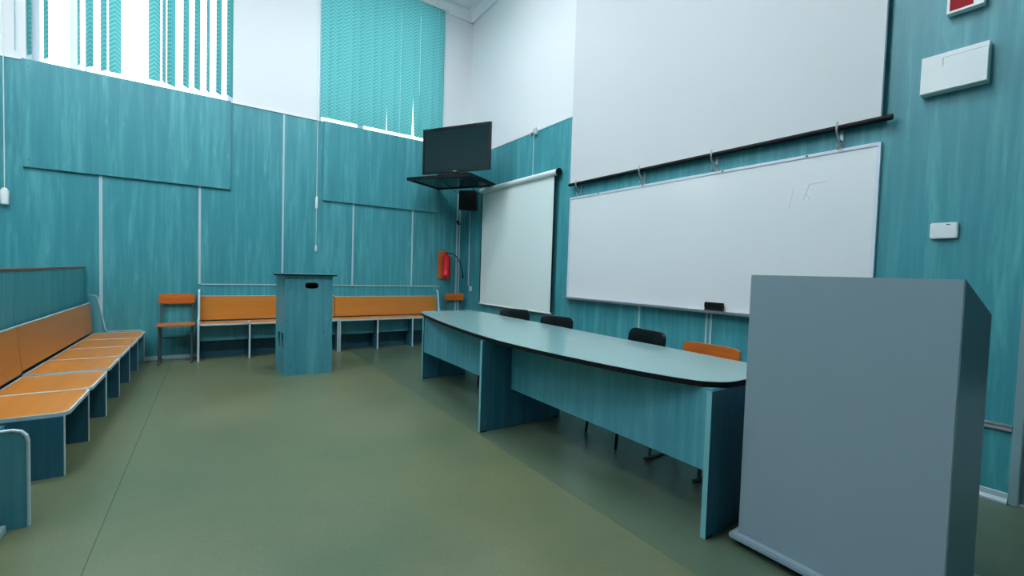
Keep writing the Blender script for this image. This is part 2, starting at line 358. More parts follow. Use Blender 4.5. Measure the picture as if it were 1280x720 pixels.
# ------------------------------------------------------------------ upper wall boards
def wall_board(x0, x1, z0, z1, label):
    t = thing('wall_board', label, 'wall board', ((x0+x1)/2, -0.018, z0), group='raised teal boards under the windows')
    w = (x1-x0)/2
    obj('panel', box(-w, w, -0.012, 0.018, 0, z1-z0, 0.0015), M_TEAL, t)
    bm = bmesh.new()
    for sx in (-w+0.05, w-0.05):
        for z in (0.08, z1-z0-0.08):
            q = bmesh.new(); add_lathe(q, [(0.006, 0), (0.006, 0.002), (0.003, 0.003)], seg=12); xform(q, Matrix.Translation((sx, -0.012, z)) @ Matrix.Rotation(math.radians(90), 4, 'X')); merge(bm, q)
    objs('screw', bm, M_STEEL, t)
    return t
wall_board(-5.485, -3.585, 2.22, 3.376, 'long raised teal board under the half-open window blind')
wall_board(-2.437, -0.545, 2.215, 3.372, 'raised teal board under the closed turquoise blind beside the television')

# ------------------------------------------------------------------ vertical blinds
def make_vane(cx, ang, z0, z1, w=0.112, bend=0.0, y=0.0):
    bm = bmesh.new(); n = 24; ca, sa = math.cos(ang), math.sin(ang); rows = []
    for i in range(n+1):
        z = z0 + (z1-z0)*i/n; f = max(0, 1-(i/n)/0.38); off = bend*f*f
        # slight curl across the vane
        rows.append([bm.verts.new((off+u*ca*w - 0.004*(1-4*u*u)*sa, u*sa*w + 0.004*(1-4*u*u)*ca, z)) for u in (-0.5, -0.25, 0, 0.25, 0.5)])
    for a, b in zip(rows, rows[1:]):
        for k in range(4): bm.faces.new((a[k], a[k+1], b[k+1], b[k]))
    return bm
def blind(label, x0, x1, vanes, y, cords):
    t = thing('vertical_blind', label, 'window blind', ((x0+x1)/2, y, 3.43), group='turquoise vertical blinds'); cx = (x0+x1)/2
    obj('head_rail', box(x0-cx, x1-cx, -0.022, 0.03, 2.19, 2.225, 0.004), M_WHITE, t)
    for (vx, a, bend, z0) in vanes:
        o = obj('vane', make_vane(0, math.radians(a), 0.0, 2.19-z0, bend=bend), M_VANE, t, smooth=True); o.location = (vx-cx, 0.002, z0)
    for (cxx, zt, zb, wt) in cords:
        c = obj('cord', tube([(cxx-cx, -0.035-y*0+(-0.03-y)+0.035, zt-3.43), (cxx-cx, -0.03-y, zb-3.43)], 0.004, 6), M_WHITE, t)
        for z, wr, wh in wt:
            bm = bmesh.new(); z -= 3.43; add_lathe(bm, [(wr*0.5, z-wh), (wr*0.9, z-wh*0.9), (wr, z+wh*0.6), (wr*0.5, z+wh)], cxx-cx, -0.03-y, 14); obj('cord_weight', bm, M_WHITE, c, True)
    return t
V1 = [(-5.56, -64, 0, .02), (-5.441, -58, 0, .02), (-5.312, -59, 0, .02), (-5.051, -70, 0, .03), (-4.957, -48, 0, .03), (-4.838, -52, 0, .02), (-4.739, 2, 0, .02), (-4.378, -3, 0, .03), (-4.285, 76, 0, .03), (-4.214, 46, 0, .01), (-4.066, 60, 0, .03), (-3.95, 58, 0, .03), (-3.836, 72, 0, .03), (-3.72, 56, 0, .03), (-3.60, 50, 0, .03)]
blind('half-open turquoise vertical blind with turned vanes in the left window', -5.63, -3.52, V1, 0.045, [(-5.615, 5.6, 1.83, [(1.88, 0.035, 0.09)])])
V2 = []
for i in range(18):
    x = -2.43 + i*(1.835/17); b = 0.0
    if i == 9: b = 0.012
    if i == 12: b = -0.016
    if i == 13: b = 0.028
    V2.append((x, 6 if i % 3 else -5, b, -0.01))
bl2 = blind('closed turquoise vertical blind in the window nearest the corner', -2.49, -0.47, V2, -0.03, [(-2.522, 5.6, 1.44, [(2.17, 0.02, 0.09), (1.50, 0.014, 0.05)])])

# ------------------------------------------------------------------ bench rows
def bench(name_loc, rz, n, pitch, zs, D, ztop, zb0, zb1, label, ends, back_ext=(0, 0), skip=(), zend=None, apron_z=(0.2, 0.43), group='orange and teal bench rows'):
    """local: x along the row, front edge of the side panels at y=0, back towards +y"""
    t = thing('bench', label, 'bench', name_loc, rz, group)
    L = n*pitch; th = 0.018
    ze = zend or zs+0.05
    for k in range(n+1):
        x = k*pitch; x0 = x-th/2
        if k == 0: x0 = x
        if k == n: x0 = x-th
        if (k == 0 and ends[0] == 'high') or (k == n and ends[1] == 'high'):
            prof = [(0, 0), (0, ze-0.05), (0.012, ze-0.015), (0.045, ze), (D-0.165, ze), (D-0.145, ze+0.03), (D-0.11, ze+0.55*(ztop-ze)), (D-0.08, ztop-0.03), (D-0.065, ztop-0.008), (D-0.04, ztop), (D-0.004, ztop), (D-0.004, 0)]
            p = obj('end_panel', prism(prof, 'X', x0, x0+th), M_TEALF, t)
            bm = bmesh.new(); add_ribbon(bm, prof[:11], 'X', x0-0.002, x0+th+0.002, 0.007); obj('edging', bm, M_EDGE, p)
        elif (k == 0 and ends[0] == 'low') or (k == n and ends[1] == 'low'):
            prof = [(0, 0), (0, ze-0.06), (0.006, ze-0.03), (0.022, ze-0.01), (0.05, ze), (D-0.004, ze), (D-0.004, 0)]
            p = obj('end_panel', prism(prof, 'X', x0, x0+th), M_TEALF, t)
            bm = bmesh.new(); add_ribbon(bm, prof[:6], 'X', x0-0.002, x0+th+0.002, 0.007); obj('edging', bm, M_EDGE, p)
        else:
            p = obj('leg_panel', box(x0, x0+th, 0.0, D-0.01, 0, zs-0.018), M_TEALX, t)  # darker laminate colour paints in the shade under the seats
            obj('edging', box(x0-0.001, x0+th+0.001, -0.004, 0.0, 0, zs-0.018), M_EDGE, p)
    for k in range(n):
        if k in skip: continue
        a, b = k*pitch+0.008, (k+1)*pitch-0.008
        if k == 0 and ends[0] != 'none': a += 0.014
        if k == n-1 and ends[1] != 'none': b -= 0.014
        pts = round_rect(a, b, -0.012, D-0.05, 0.05, 6, (0, 0, 1, 1))
        s = obj('seat', prism(pts, 'Z', zs-0.018, zs), M_ORANGE, t)
        bm = bmesh.new(); add_ring(bm, pts, 'Z', zs-0.020, zs+0.0015, 0.005, 0.005); obj('edging', bm, M_EDGE, s)
        hb = bmesh.new()
        for hx in (a+0.08, b-0.08): add_box(hb, hx-0.012, hx+0.012, 0.05, 0.09, zs-0.03, zs-0.0175)
        objs('seat_hinge', hb, M_STEEL, s)
    # backrest, leaning slightly
    x0, x1 = 0.02+back_ext[0], L-0.02+back_ext[1]; y0 = D-0.045; y1 = D-0.022
    bk = obj('backrest', prism([(y0, zb0), (y1, zb1), (y1+0.016, zb1), (y0+0.016, zb0)], 'X', x0, x1), M_ORANGE, t)
    obj('edging', box(x0, x1, y1-0.002, y1+0.018, zb1, zb1+0.006), M_EDGE, bk)
    for k in range(n):
        a, b = k*pitch+0.012, (k+1)*pitch-0.012
        obj('apron', box(a if k else 0.018, b, D*0.45, D*0.45+0.016, *apron_z), M_TEALF, t)
        obj('under_seat_shade', box(a if k else 0.018, b, D-0.03, D-0.014, 0.0, zs-0.03), M_TEALX, t)  # dark board added to stand for the shade below the apron
    return t
P = 0.5575
bench((-3.925, -0.345, 0), 0, 3, P, 0.470, 0.335, 0.885, 0.49, 0.80, 'three-seat orange bench on the back wall, left half, behind the lectern', ('high', 'none'), back_ext=(0.0, 0.018), apron_z=(0.235, 0.45))
bench((-2.246, -0.365, 0), 0, 3, P, 0.470, 0.355, 0.885, 0.49, 0.785, 'three-seat orange bench on the back wall between the lectern and the fire extinguisher', ('none', 'high'), back_ext=(-0.018, 0.0), apron_z=(0.235, 0.45))
PL = 0.589
bench((-4.466, -2.365, 0), math.radians(90), 4, PL, 0.371, 0.50, 0.82, 0.40, 0.727, 'orange bench row along the left partition, its far end at the back wall', ('none', 'high'), back_ext=(-0.018, -0.04), zend=0.385, apron_z=(0.15, 0.33))
bench((-4.466, -4.135, 0), math.radians(90), 3, PL, 0.361, 0.50, 0.82, 0.385, 0.727, 'orange bench row along the left partition, the near one with a missing seat', ('low', 'none'), back_ext=(0, 0.018), skip=(0,), zend=0.455, apron_z=(0.15, 0.33))

# ------------------------------------------------------------------ conference table
TB = thing('conference_table', 'long teal table with a bowed front edge and three panel legs', 'table', (-1.45, -4.0, 0))
ox, oy = -1.45, -4.0
front = [(-1.70, -2.095), (-1.79, -2.30), (-1.87, -2.70), (-1.95, -3.2), (-2.01, -3.7), (-2.045, -4.15), (-2.045, -4.5), (-2.01, -4.88), (-1.965, -5.2), (-1.90, -5.52), (-1.825, -5.74), (-1.77, -5.815), (-1.69, -5.86), (-1.55, -5.868), (-1.15, -5.868)]
fp = smooth_path([(x, y, 0) for x, y in front], 4)
outline = [(v.x-ox, v.y-oy) for v in fp] + [(-1.115-ox, -5.8-oy), (-1.03-ox, -2.6-oy), (-1.05-ox, -2.095-oy)]
top = obj('tabletop', prism(outline, 'Z', 0.714, 0.740), M_TOP, TB)
area2 = sum(outline[i][0]*outline[(i+1) % len(outline)][1]-outline[(i+1) % len(outline)][0]*outline[i][1] for i in range(len(outline)))
oc = outline if area2 > 0 else outline[::-1]
bm = bmesh.new(); add_ring(bm, oc, 'Z', 0.712, 0.7385, 0.0, 0.005); obj('edge_band', bm, M_BLACKM, top)
for (y, xa, xb) in ((-2.385, -1.81, -1.26), (-4.135, -2.075, -1.28), (-5.85, -1.84, -1.16)):
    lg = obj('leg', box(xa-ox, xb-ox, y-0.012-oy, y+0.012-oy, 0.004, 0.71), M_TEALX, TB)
    obj('edging', box(xa-0.003-ox, xa-ox, y-0.013-oy, y+0.013-oy, 0.004, 0.71), plain('pale_teal_edging', (110, 170, 178), 0.4), lg)
    bm = bmesh.new()
    for xx in (xa+0.04, xb-0.04): add_box(bm, xx-ox-0.03, xx-ox+0.02, y-oy-0.014, y-oy+0.014, 0, 0.012, 0.002)
    objs('foot_glide', bm, M_DARK, lg)
for (ya, yb) in ((-4.123, -2.397), (-5.838, -4.147)):
    obj('front_panel', box(-1.80-ox, -1.782-ox, ya-oy, yb-oy, 0.308, 0.712), M_TEALF, TB)

# ------------------------------------------------------------------ lectern
a = math.radians(-4)
LC = thing('lectern', 'narrow teal lectern with a dark-edged top standing in mid-floor', 'lectern', (-3.109, -1.590, 0), a)
def stadium(cx, cy, w, h, n=8):
    r = h/2; out = []
    for k in range(n+1): t = math.radians(-90+180*k/n); out.append((cx+w/2-r+r*math.cos(t), cy+r*math.sin(t)))
    for k in range(n+1): t = math.radians(90+180*k/n); out.append((cx-w/2+r+r*math.cos(t), cy+r*math.sin(t)))
    return out
LW = 0.492; LD = 0.375; LH = 1.130
RX = Matrix.Rotation(math.radians(90), 4, 'X')
bm = plate([(0, 0), (LW, 0), (LW, LH), (0, LH)], [stadium(0.27, 1.015, 0.14, 0.07)], 0.018); xform(bm, Matrix.Translation((0, 0.009, 0)) @ RX)
fpn = obj('front_panel', bm, M_TEALF, LC)
bm = bmesh.new()
for (x, z) in ((0.025, 0.97), (0.02, 0.62), (0.025, 0.18), (0.06, 0.10), (0.40, 0.48), (0.39, 0.10)): 
    q = bmesh.new(); add_lathe(q, [(0.008, 0), (0.008, 0.0015), (0.004, 0.002)], seg=10); xform(q, Matrix.Translation((x, 0, z)) @ RX); merge(bm, q)
objs('screw_cap', bm, M_STEEL, fpn)
fl = -0.075; ln = math.hypot(fl, LD-0.018); an = math.atan2(LD-0.018, fl)
bm = plate([(0, 0), (ln, 0), (ln, LH), (0, LH)], [[(0.06, 0.30), (0.14, 0.30), (0.14, 0.47), (0.06, 0.47)], [(0.19, 0.30), (0.27, 0.30), (0.27, 0.47), (0.19, 0.47)]], 0.018)
xform(bm, Matrix.Translation((0.009, 0.018, 0)) @ Matrix.Rotation(an, 4, 'Z') @ RX); obj('side_panel', bm, M_TEALF, LC)
obj('side_panel', prism([(LW-0.018, 0.018), (LW, 0.018), (LW+0.01, LD), (LW-0.008, LD)], 'Z', 0, LH), M_TEALF, LC)
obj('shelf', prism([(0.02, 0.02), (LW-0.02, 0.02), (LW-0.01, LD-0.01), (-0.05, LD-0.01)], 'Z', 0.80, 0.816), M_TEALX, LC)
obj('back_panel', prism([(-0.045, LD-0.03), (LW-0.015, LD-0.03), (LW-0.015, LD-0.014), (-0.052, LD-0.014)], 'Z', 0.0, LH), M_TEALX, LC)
obj('top', box(-0.10, LW+0.035, -0.03, LD+0.02, LH, LH+0.014, 0.002), M_TEALF, LC)
obj('top_edging', (lambda b: (add_ring(b, [(-0.10, -0.03), (LW+0.035, -0.03), (LW+0.035, LD+0.02), (-0.10, LD+0.02)], 'Z', LH-0.004, LH+0.0135, 0, 0.005), b)[1])(bmesh.new()), M_BLACKM, LC)

# ------------------------------------------------------------------ grey podium in the right foreground
PD = thing('podium', 'large plain grey podium with sloping top in the right foreground', 'podium', (-1.45, -6.30, 0))
px, py = -1.45, -6.30
obj('front_panel', box(-1.74-px, -1.716-px, -6.655-py, -5.962-py, 0.062, 1.262, 0.003), M_GREY, PD)
side = [(-1.7155, 0.062), (-1.28, 0.062), (-1.28, 1.135), (-1.7155, 1.258)]
for ya, yb in ((-6.654, -6.632), (-5.985, -5.963)):
    obj('side_panel', prism([(x-px, z) for x, z in side], 'Y', ya-py, yb-py, 0.002), M_GREY, PD)
obj('top', prism([(-1.7155-px, 1.225), (-1.30-px, 1.105), (-1.30-px, 1.123), (-1.7155-px, 1.243)], 'Y', -6.63-py, -5.987-py), M_GREY, PD)
obj('shelf', box(-1.7155-px, -1.32-px, -6.63-py, -5.987-py, 0.70, 0.718), M_GREY, PD)
obj('base_plate', box(-1.775-px, -1.17-px, -6.70-py, -5.935-py, 0.035, 0.062, 0.006), M_GREY, PD)
obj('plinth', box(-1.70-px, -1.22-px, -6.62-py, -6.01-py, 0.0, 0.035), M_DARK, PD)

# ------------------------------------------------------------------ chairs
def pad(w, h, th, r, curve=0.0, nx=10, nz=8):
    """rounded upholstered back pad, centred, upright in XZ, thickness along Y, bowed by curve"""
    pts = round_rect(-w/2, w/2, 0, h, r, 6); bm = bmesh.new()
    c = (0, h/2); rings = []
    for s, y in ((0.90, -th/2), (0.97, -th*0.42), (1.0, -th*0.2), (1.0, th*0.2), (0.97, th*0.42), (0.90, th/2)):
        rings.append([bm.verts.new((p[0]*s, y + curve*((p[0]*s)/(w/2))**2, c[1]+(p[1]-c[1])*s)) for p in pts])
    n = len(pts)
    for a_, b_ in zip(rings, rings[1:]):
        for i in range(n): bm.faces.new((a_[i], a_[(i+1) % n], b_[(i+1) % n], b_[i]))
    for rg, rev in ((rings[0], True), (rings[-1], False)):
        prev = rg
        for s in (0.66, 0.33):
            yy = [v.co.copy() for v in rg]; cur = []
            for v in yy:
                x = v.x*s; z = c[1]+(v.z-c[1])*s; y0 = (-th/2 if rev else th/2) * 1.12
                cur.append(bm.verts.new((x, y0 + curve*(x/(w/2))**2, z)))
            for i in range(n): bm.faces.new((prev[i], prev[(i+1) % n], cur[(i+1) % n], cur[i]))
            prev = cur
        cv = bm.verts.new((0, (-th/2 if rev else th/2)*1.14, c[1]))
        for i in range(n): bm.faces.new((prev[i], prev[(i+1) % n], cv))
    return bm
def make_black_chair():
    """faces local -Y, origin on the floor under the seat centre"""
    t = thing('padded_chair', 'x', 'chair')
    b = pad(0.40, 0.25, 0.035, 0.06, curve=-0.028); xform(b, Matrix.Translation((0, 0.205, 0.572)) @ Matrix.Rotation(math.radians(-8), 4, 'X')); obj('backrest', b, M_VINYL, t, True)
    s = pad(0.42, 0.41, 0.05, 0.07); xform(s, Matrix.Translation((0, 0.205-0.02, 0.445)) @ Matrix.Rotation(math.radians(90), 4, 'X')); obj('seat', s, M_VINYL, t, True)
    for sx in (-1, 1):
        obj('leg', tube([(sx*0.165, -0.16, 0.42), (sx*0.185, -0.205, 0.0)], 0.010, 10), M_BLACK, t, True)
        obj('leg', tube([(sx*0.165, 0.16, 0.42), (sx*0.185, 0.235, 0.0)], 0.010, 10), M_BLACK, t, True)
        obj('back_frame', tube(smooth_path([(sx*0.165, 0.10, 0.41), (sx*0.165, 0.19, 0.43), (sx*0.16, 0.215, 0.52), (sx*0.15, 0.20, 0.66)], 4), 0.010, 10), M_BLACK, t, True)
    bm = bmesh.new(); add_tube(bm, [(-0.165, -0.16, 0.415), (0.165, -0.16, 0.415)], 0.009); add_tube(bm, [(-0.165, 0.16, 0.415), (0.165, 0.16, 0.415)], 0.009)
    for sx in (-1, 1): add_tube(bm, [(sx*0.165, -0.16, 0.415), (sx*0.165, 0.16, 0.415)], 0.009)
    obj('seat_frame', bm, M_BLACK, t, True)
    return t
GC = 'black padded chairs behind the long table'
def face(dx, dy): return math.atan2(dx, -dy)
spots = [((-1.115, -2.99), face(-0.92, -0.38), 'black padded chair behind the table, nearest the small projection screen', 1.02),
         ((-1.17, -3.74), face(-0.97, -0.20), 'black padded chair behind the table, under the left edge of the whiteboard', 1.0),
         ((-1.155, -4.74), face(-0.97, 0.16), 'black padded chair behind the table next to the wooden chair', 1.02)]
bc = make_black_chair()
for i, ((x, y), rz, lab, sc) in enumerate(spots):
    o = bc if i == 0 else copy_tree(bc)
    o.location = (x, y, 0); o.rotation_euler = (0, 0, rz); o['label'] = lab; o['group'] = GC
def make_wood_chair(w=0.37, zs=0.46, zt=0.80, dep=0.36, hb=0.11):
    """school chair, tube steel side frames; faces local -Y"""
    t = thing('school_chair', 'x', 'chair')
    pts = round_rect(-w/2, w/2, 0, hb, 0.012, 4); b = bmesh.new(); n = 8
    # bowed plywood backrest
    g = bmesh.new(); cols = []
    for i in range(n+1):
        x = -w/2 + w*i/n; yb = 0.022*(1-(2*x/w)**2); r = 0.0 if 0 < i < n else 0.014
        cols.append([g.verts.new((x, yb+dy, z)) for dy, z in ((0, r), (0, hb-r), (0.011, hb-r), (0.011, r))])
    for a_, b_ in zip(cols, cols[1:]):
        for k in range(4): g.faces.new((a_[k], a_[(k+1) % 4], b_[(k+1) % 4], b_[k]))
    g.faces.new(cols[0]); g.faces.new(list(reversed(cols[-1])))
    xform(g, Matrix.Translation((0, dep/2-0.022, zt-hb))); obj('backrest', g, M_PLY, t)
    pts = round_rect(-w/2-0.005, w/2+0.005, -dep/2-0.02, dep/2-0.03, 0.03, 4)
    obj('seat', prism(pts, 'Z', zs-0.014, zs, 0.002), M_PLY, t)
    for sx in (-1, 1):
        x = sx*(w/2-0.025)
        bm = bmesh.new()
        add_tube(bm, smooth_path([(x, -dep/2+0.02, zs-0.03), (x, -dep/2+0.03, 0.25), (x, -dep/2+0.02, 0.02)], 3), 0.011)
        add_tube(bm, [(x, dep/2-0.09, 0.02), (x, dep/2-0.075, zs-0.02), (x, dep/2-0.01, zs+0.08), (x, dep/2+0.002, zt-0.02)], 0.011)
        add_tube(bm, [(x, -dep/2+0.02, zs-0.03), (x, dep/2-0.075, zs-0.03)], 0.010)
        obj('side_frame', bm, M_STEEL, t, True)
        bm = bmesh.new(); add_tube(bm, [(x, -dep/2-0.03, 0.013), (x, dep/2+0.01, 0.013)], 0.012); obj('foot_runner', bm, M_STEEL, t, True)
    bm = bmesh.new(); add_tube(bm, [(-w/2+0.025, -0.02, 0.30), (w/2-0.025, -0.02, 0.30)], 0.009); add_tube(bm, [(-w/2+0.025, dep/2-0.08, zs-0.04), (w/2-0.025, dep/2-0.08, zs-0.04)], 0.009)
    obj('crossbar', bm, M_STEEL, t, True)
    return t
GW = 'wooden school chairs'
w1 = make_wood_chair(0.365, 0.475, 0.835, 0.33, 0.125)
w1.location = (-4.140, -0.215, 0); w1['label'] = 'wooden school chair against the back wall, left of the orange bench'; w1['group'] = GW
w2 = copy_tree(w1); w2.location = (-0.255, -0.215, 0); w2['label'] = 'wooden school chair in the corner under the fire extinguisher, only its backrest showing'
w3 = make_wood_chair(0.415, 0.46, 0.785, 0.40, 0.15); w3.location = (-1.135, -5.31, 0); w3.rotation_euler = (0, 0, face(-1, -0.0)); w3['label'] = 'wooden school chair behind the right end of the long table'; w3['group'] = GW

# ------------------------------------------------------------------ whiteboard and its tray
WB = thing('whiteboard', 'wide white dry-erase board in a thin frame on the right wall', 'whiteboard', (0, -4.345, 0.94))
y0, y1, z0, z1 = -5.914-(-4.345), -2.772-(-4.345), 0.0, 2.205-0.94
obj('writing_surface', box(-0.024, -0.004, y0+0.01, y1-0.01, z0+0.01, z1-0.01), M_BOARD, WB)
bm = bmesh.new(); add_ring(bm, [(y0, z0), (y1, z0), (y1, z1), (y0, z1)], 'X', -0.031, 0.0, 0.022, 0.0); obj('frame', bm, plain('pale_board_frame', (206, 214, 226), 0.35), WB)
bm = bmesh.new(); add_prism(bm, [(-0.031, -0.012), (-0.085, -0.012), (-0.090, 0.012), (-0.085, 0.012), (-0.080, -0.004), (-0.031, -0.004)], 'Y', y0+0.3, y1); obj('pen_tray', bm, M_ALU, WB)
bm = bmesh.new()
for yy in (y0+0.45, y0+1.12, y0+2.0, y1-0.5): add_box(bm, -0.034, -0.030, yy-0.008, yy+0.008, z1-0.018, z1-0.004)
objs('frame_clip', bm, M_STEEL, WB)
# faint traces of rubbed-out writing
bm = bmesh.new()
for (p, q) in (((-5.49, 1.98), (-5.45, 1.86)), ((-5.49, 1.98), (-5.60, 1.985)), ((-5.38, 1.96), (-5.35, 1.80)), ((-5.47, 1.91), (-5.50, 1.86))):
    add_tube(bm, [(-0.0245, p[0]+4.345, p[1]-0.94), (-0.0245, q[0]+4.345, q[1]-0.94)], 0.0022, 4)
objs('marker_trace', bm, plain('faint_marker', (208, 214, 217), 0.5), WB)
ER = thing('board_eraser', 'black block eraser standing on the whiteboard tray', 'eraser', (-0.060, -4.79, 0.937))
obj('grip', box(-0.022, 0.022, -0.085, 0.085, 0.03, 0.088, 0.006), M_BLACK, ER); obj('felt_pad', box(-0.02, 0.02, -0.082, 0.082, 0.0, 0.031, 0.002), M_DARK, ER)
mk = bmesh.new(); add_tube(mk, [(-0.062, -4.66, 0.945), (-0.062, -4.54, 0.945)], 0.008); mko = obj('marker_pen', mk, M_WHITE, None, True); tag(mko, 'white marker pen lying on the whiteboard tray beside the eraser', 'pen')

# ------------------------------------------------------------------ large screen, hooks
BS = thing('projection_screen', 'huge white projection screen hanging above the whiteboard with black bottom bar', 'projection screen', (-0.06, -4.36, 2.36))
ys0, ys1 = -5.915+4.36, -2.80+4.36
obj('screen_fabric', box(-0.001, 0.001, ys0, ys1, -0.0, 3.22), M_FABRIC, BS)
obj('weight_bar', tube([(0, -5.975+4.36, -0.012), (0, -2.786+4.36, -0.002)], 0.020, 12), M_BLACKM, BS, True)
obj('edge_hem', box(-0.0015, 0.0015, ys0-0.004, ys0+0.004, 0, 3.22), plain('grey_hem', (90, 110, 140), 0.6), BS)
cs = obj('roller_case', box(-0.06, 0.058, ys0-0.1, ys1+0.1, 3.20, 3.32, 0.01), M_WHITE, BS)
HK = None
hooks = [(-2.95, 'leftmost'), (-3.915, 'second from the left'), (-4.72, 'third from the left'), (-5.675, 'rightmost')]
for i, (y, nm) in enumerate(hooks):
    if HK is None:
        HK = thing('hook', '', 'hook', (0, y, 2.20))
        obj('back_plate', box(-0.008, 0.0, -0.011, 0.011, 0.02, 0.155, 0.002), M_ALU, HK)
        obj('upper_prong', tube(smooth_path([(-0.006, 0, 0.07), (-0.050, 0, 0.082), (-0.094, 0, 0.112), (-0.104, 0, 0.160), (-0.100, 0, 0.195)], 4), 0.007, 8), M_ALU, HK, True)
        obj('lower_prong', tube(smooth_path([(-0.006, 0, 0.08), (-0.035, 0, 0.035), (-0.058, 0, 0.012), (-0.078, 0, 0.02), (-0.082, 0, 0.045)], 4), 0.007, 8), M_ALU, HK, True)
        h = HK
    else: h = copy_tree(HK); h.location = (0, y, 2.20-0.004*i)
    h['label'] = 'double metal coat hook above the whiteboard, ' + nm + ' of the four'; h['group'] = 'hooks above the whiteboard'
HK.location = (0, hooks[0][0], 2.20)

# ------------------------------------------------------------------ small roll-up screen
SS = thing('wall_screen', 'smaller roll-up projection screen with a white tube case beside the whiteboard', 'projection screen', (-0.06, -1.56, 0.70))
yb0, yb1 = -2.515+1.56, -0.60+1.56
obj('screen_fabric', box(-0.0008, 0.0008, yb0+0.03, yb1-0.03, 0.01, 1.84), M_FABRIC2, SS)
bm = bmesh.new()
for (a_, b_) in ((yb0, yb0+0.03), (yb1-0.03, yb1)): add_box(bm, -0.001, 0.001, a_, b_, 0.01, 1.84)
objs('black_border', bm, M_BLACKM, SS)
obj('roller_case', tube([(-0.005, yb0-0.05, 1.865), (-0.005, yb1+0.03, 1.875)], 0.042, 18), M_WHITE, SS, True)
bm = bmesh.new(); add_tube(bm, [(-0.005, yb0-0.075, 1.865), (-0.005, yb0-0.05, 1.865)], 0.046, 18); add_tube(bm, [(-0.005, yb1+0.03, 1.875), (-0.005, yb1+0.05, 1.875)], 0.046, 18); objs('end_cap', bm, M_BLACK, SS, True)
obj('bottom_bar', tube([(0, yb0, 0.005), (0, yb1, 0.0)], 0.012, 10), M_WHITE, SS, True)
bm = bmesh.new(); add_box(bm, 0.0, 0.055, yb0+0.1, yb0+0.13, 1.85, 1.90); add_box(bm, 0.0, 0.055, yb1-0.13, yb1-0.10, 1.85, 1.90); objs('wall_bracket', bm, M_STEEL, SS)

# ------------------------------------------------------------------ television, corner shelf, speaker
SH = thing('television_shelf', 'black-framed corner shelf carrying the television', 'shelf', (-0.70, -0.72, 2.62), math.atan2(-0.857, 0.515))
# local x along the front edge direction (0.515,-0.857); local -y towards the room
sl = [(-0.563, -0.30), (0.563, -0.30), (0.563, 0.40), (-0.563, 0.40)]
def toloc(x, y):
    dx, dy = x+0.70, y+0.72; return (dx*0.515-dy*0.857, dx*0.857+dy*0.515)
q = [toloc(-1.297, -0.418), toloc(-0.717, -1.383), toloc(-0.025, -0.96), toloc(-0.59, -0.02)]
# keep it clear of both walls
obj('board', prism(q, 'Z', 0.0, 0.024), plain('dark_teal_shelf_board', (30, 66, 74), 0.25), SH)
sgn = sum(q[i][0]*q[(i+1) % 4][1]-q[(i+1) % 4][0]*q[i][1] for i in range(4))
bm = bmesh.new(); add_ring(bm, q if sgn > 0 else q[::-1], 'Z', -0.014, 0.032, 0.035, 0.004); obj('rim', bm, M_BLACK, SH)
bm = bmesh.new(); w1p, w2p = toloc(-0.25, -0.02), toloc(-0.02, -0.25)
for wp, e in ((w1p, toloc(-0.75, -0.60)), (w2p, toloc(-0.45, -0.95))):
    add_tube(bm, [(wp[0], wp[1], -0.006), (e[0], e[1], -0.006)], 0.006, 8)
objs('wall_bracket', bm, M_BLACK, SH)
TV = thing('television', 'flat black television on the corner shelf, turned towards the room', 'television', (-0.80, -1.07, 2.652), math.atan2(-0.857, 0.515))
tl = toloc; hw = 0.585
obj('screen_bezel', (lambda b: (add_ring(b, [(-hw, 0.045), (hw, 0.045), (hw, 0.725), (-hw, 0.725)], 'Y', -0.02, 0.012, 0.032, 0.0), b)[1])(bmesh.new()), M_BLACK, TV)
obj('screen', box(-hw+0.03, hw-0.03, -0.012, 0.0, 0.075, 0.695), M_GLASSB, TV)
obj('back_cover', box(-hw+0.01, hw-0.01, 0.0, 0.045, 0.055, 0.715, 0.012), M_BLACK, TV)
bm = bmesh.new(); add_box(bm, -0.05, 0.05, 0.0, 0.03, 0.012, 0.12); add_box(bm, -0.26, 0.26, -0.10, 0.12, 0.0, 0.014, 0.004); obj('stand', bm, M_BLACK, TV)
obj('badge', box(-0.03, 0.03, -0.0225, -0.0195, 0.054, 0.066), M_ALU, TV)
SP = thing('loudspeaker', 'black box loudspeaker hanging in the corner below the television shelf', 'speaker', (-0.185, -0.345, 2.275), math.radians(-35))
obj('cabinet', box(-0.145, 0.145, -0.07, 0.10, 0, 0.322, 0.008), M_BLACK, SP)
bm = bmesh.new()
for k in range(25): add_box(bm, -0.13, 0.13, -0.0745, -0.0705, 0.015+k*0.0118, 0.021+k*0.0118)
obj('grille', bm, M_DARK, SP)
obj('wall_mount', tube([(0.0, 0.09, 0.16), (0.0, 0.19, 0.16)], 0.016, 8), M_BLACK, SP)

# ------------------------------------------------------------------ fire extinguisher
FB = obj('extinguisher_board', box(-0.565, -0.38, -0.022, 0.0, 1.088, 1.560, 0.002), M_BOARDW); tag(FB, 'orange-brown backing board behind the fire extinguisher', 'backing board')
FE = thing('fire_extinguisher', 'red fire extinguisher hung on its board in the corner', 'fire extinguisher', (-0.435, -0.098, 1.10))
bm = bmesh.new(); add_lathe(bm, [(0.060, 0.0), (0.064, 0.005), (0.0675, 0.012), (0.0675, 0.045), (0.070, 0.048), (0.070, 0.056), (0.0675, 0.06), (0.0675, 0.33), (0.064, 0.355), (0.052, 0.378), (0.032, 0.39), (0.020, 0.395), (0.020, 0.405)], seg=32); obj('cylinder', bm, M_RED, FE, True)
bm = bmesh.new(); add_lathe(bm, [(0.018, 0.405), (0.022, 0.41), (0.022, 0.44), (0.012, 0.45)], seg=16); add_tube(bm, [(0.0, 0, 0.428), (0.045, 0, 0.432)], 0.009); obj('valve', bm, M_RED, FE, True)
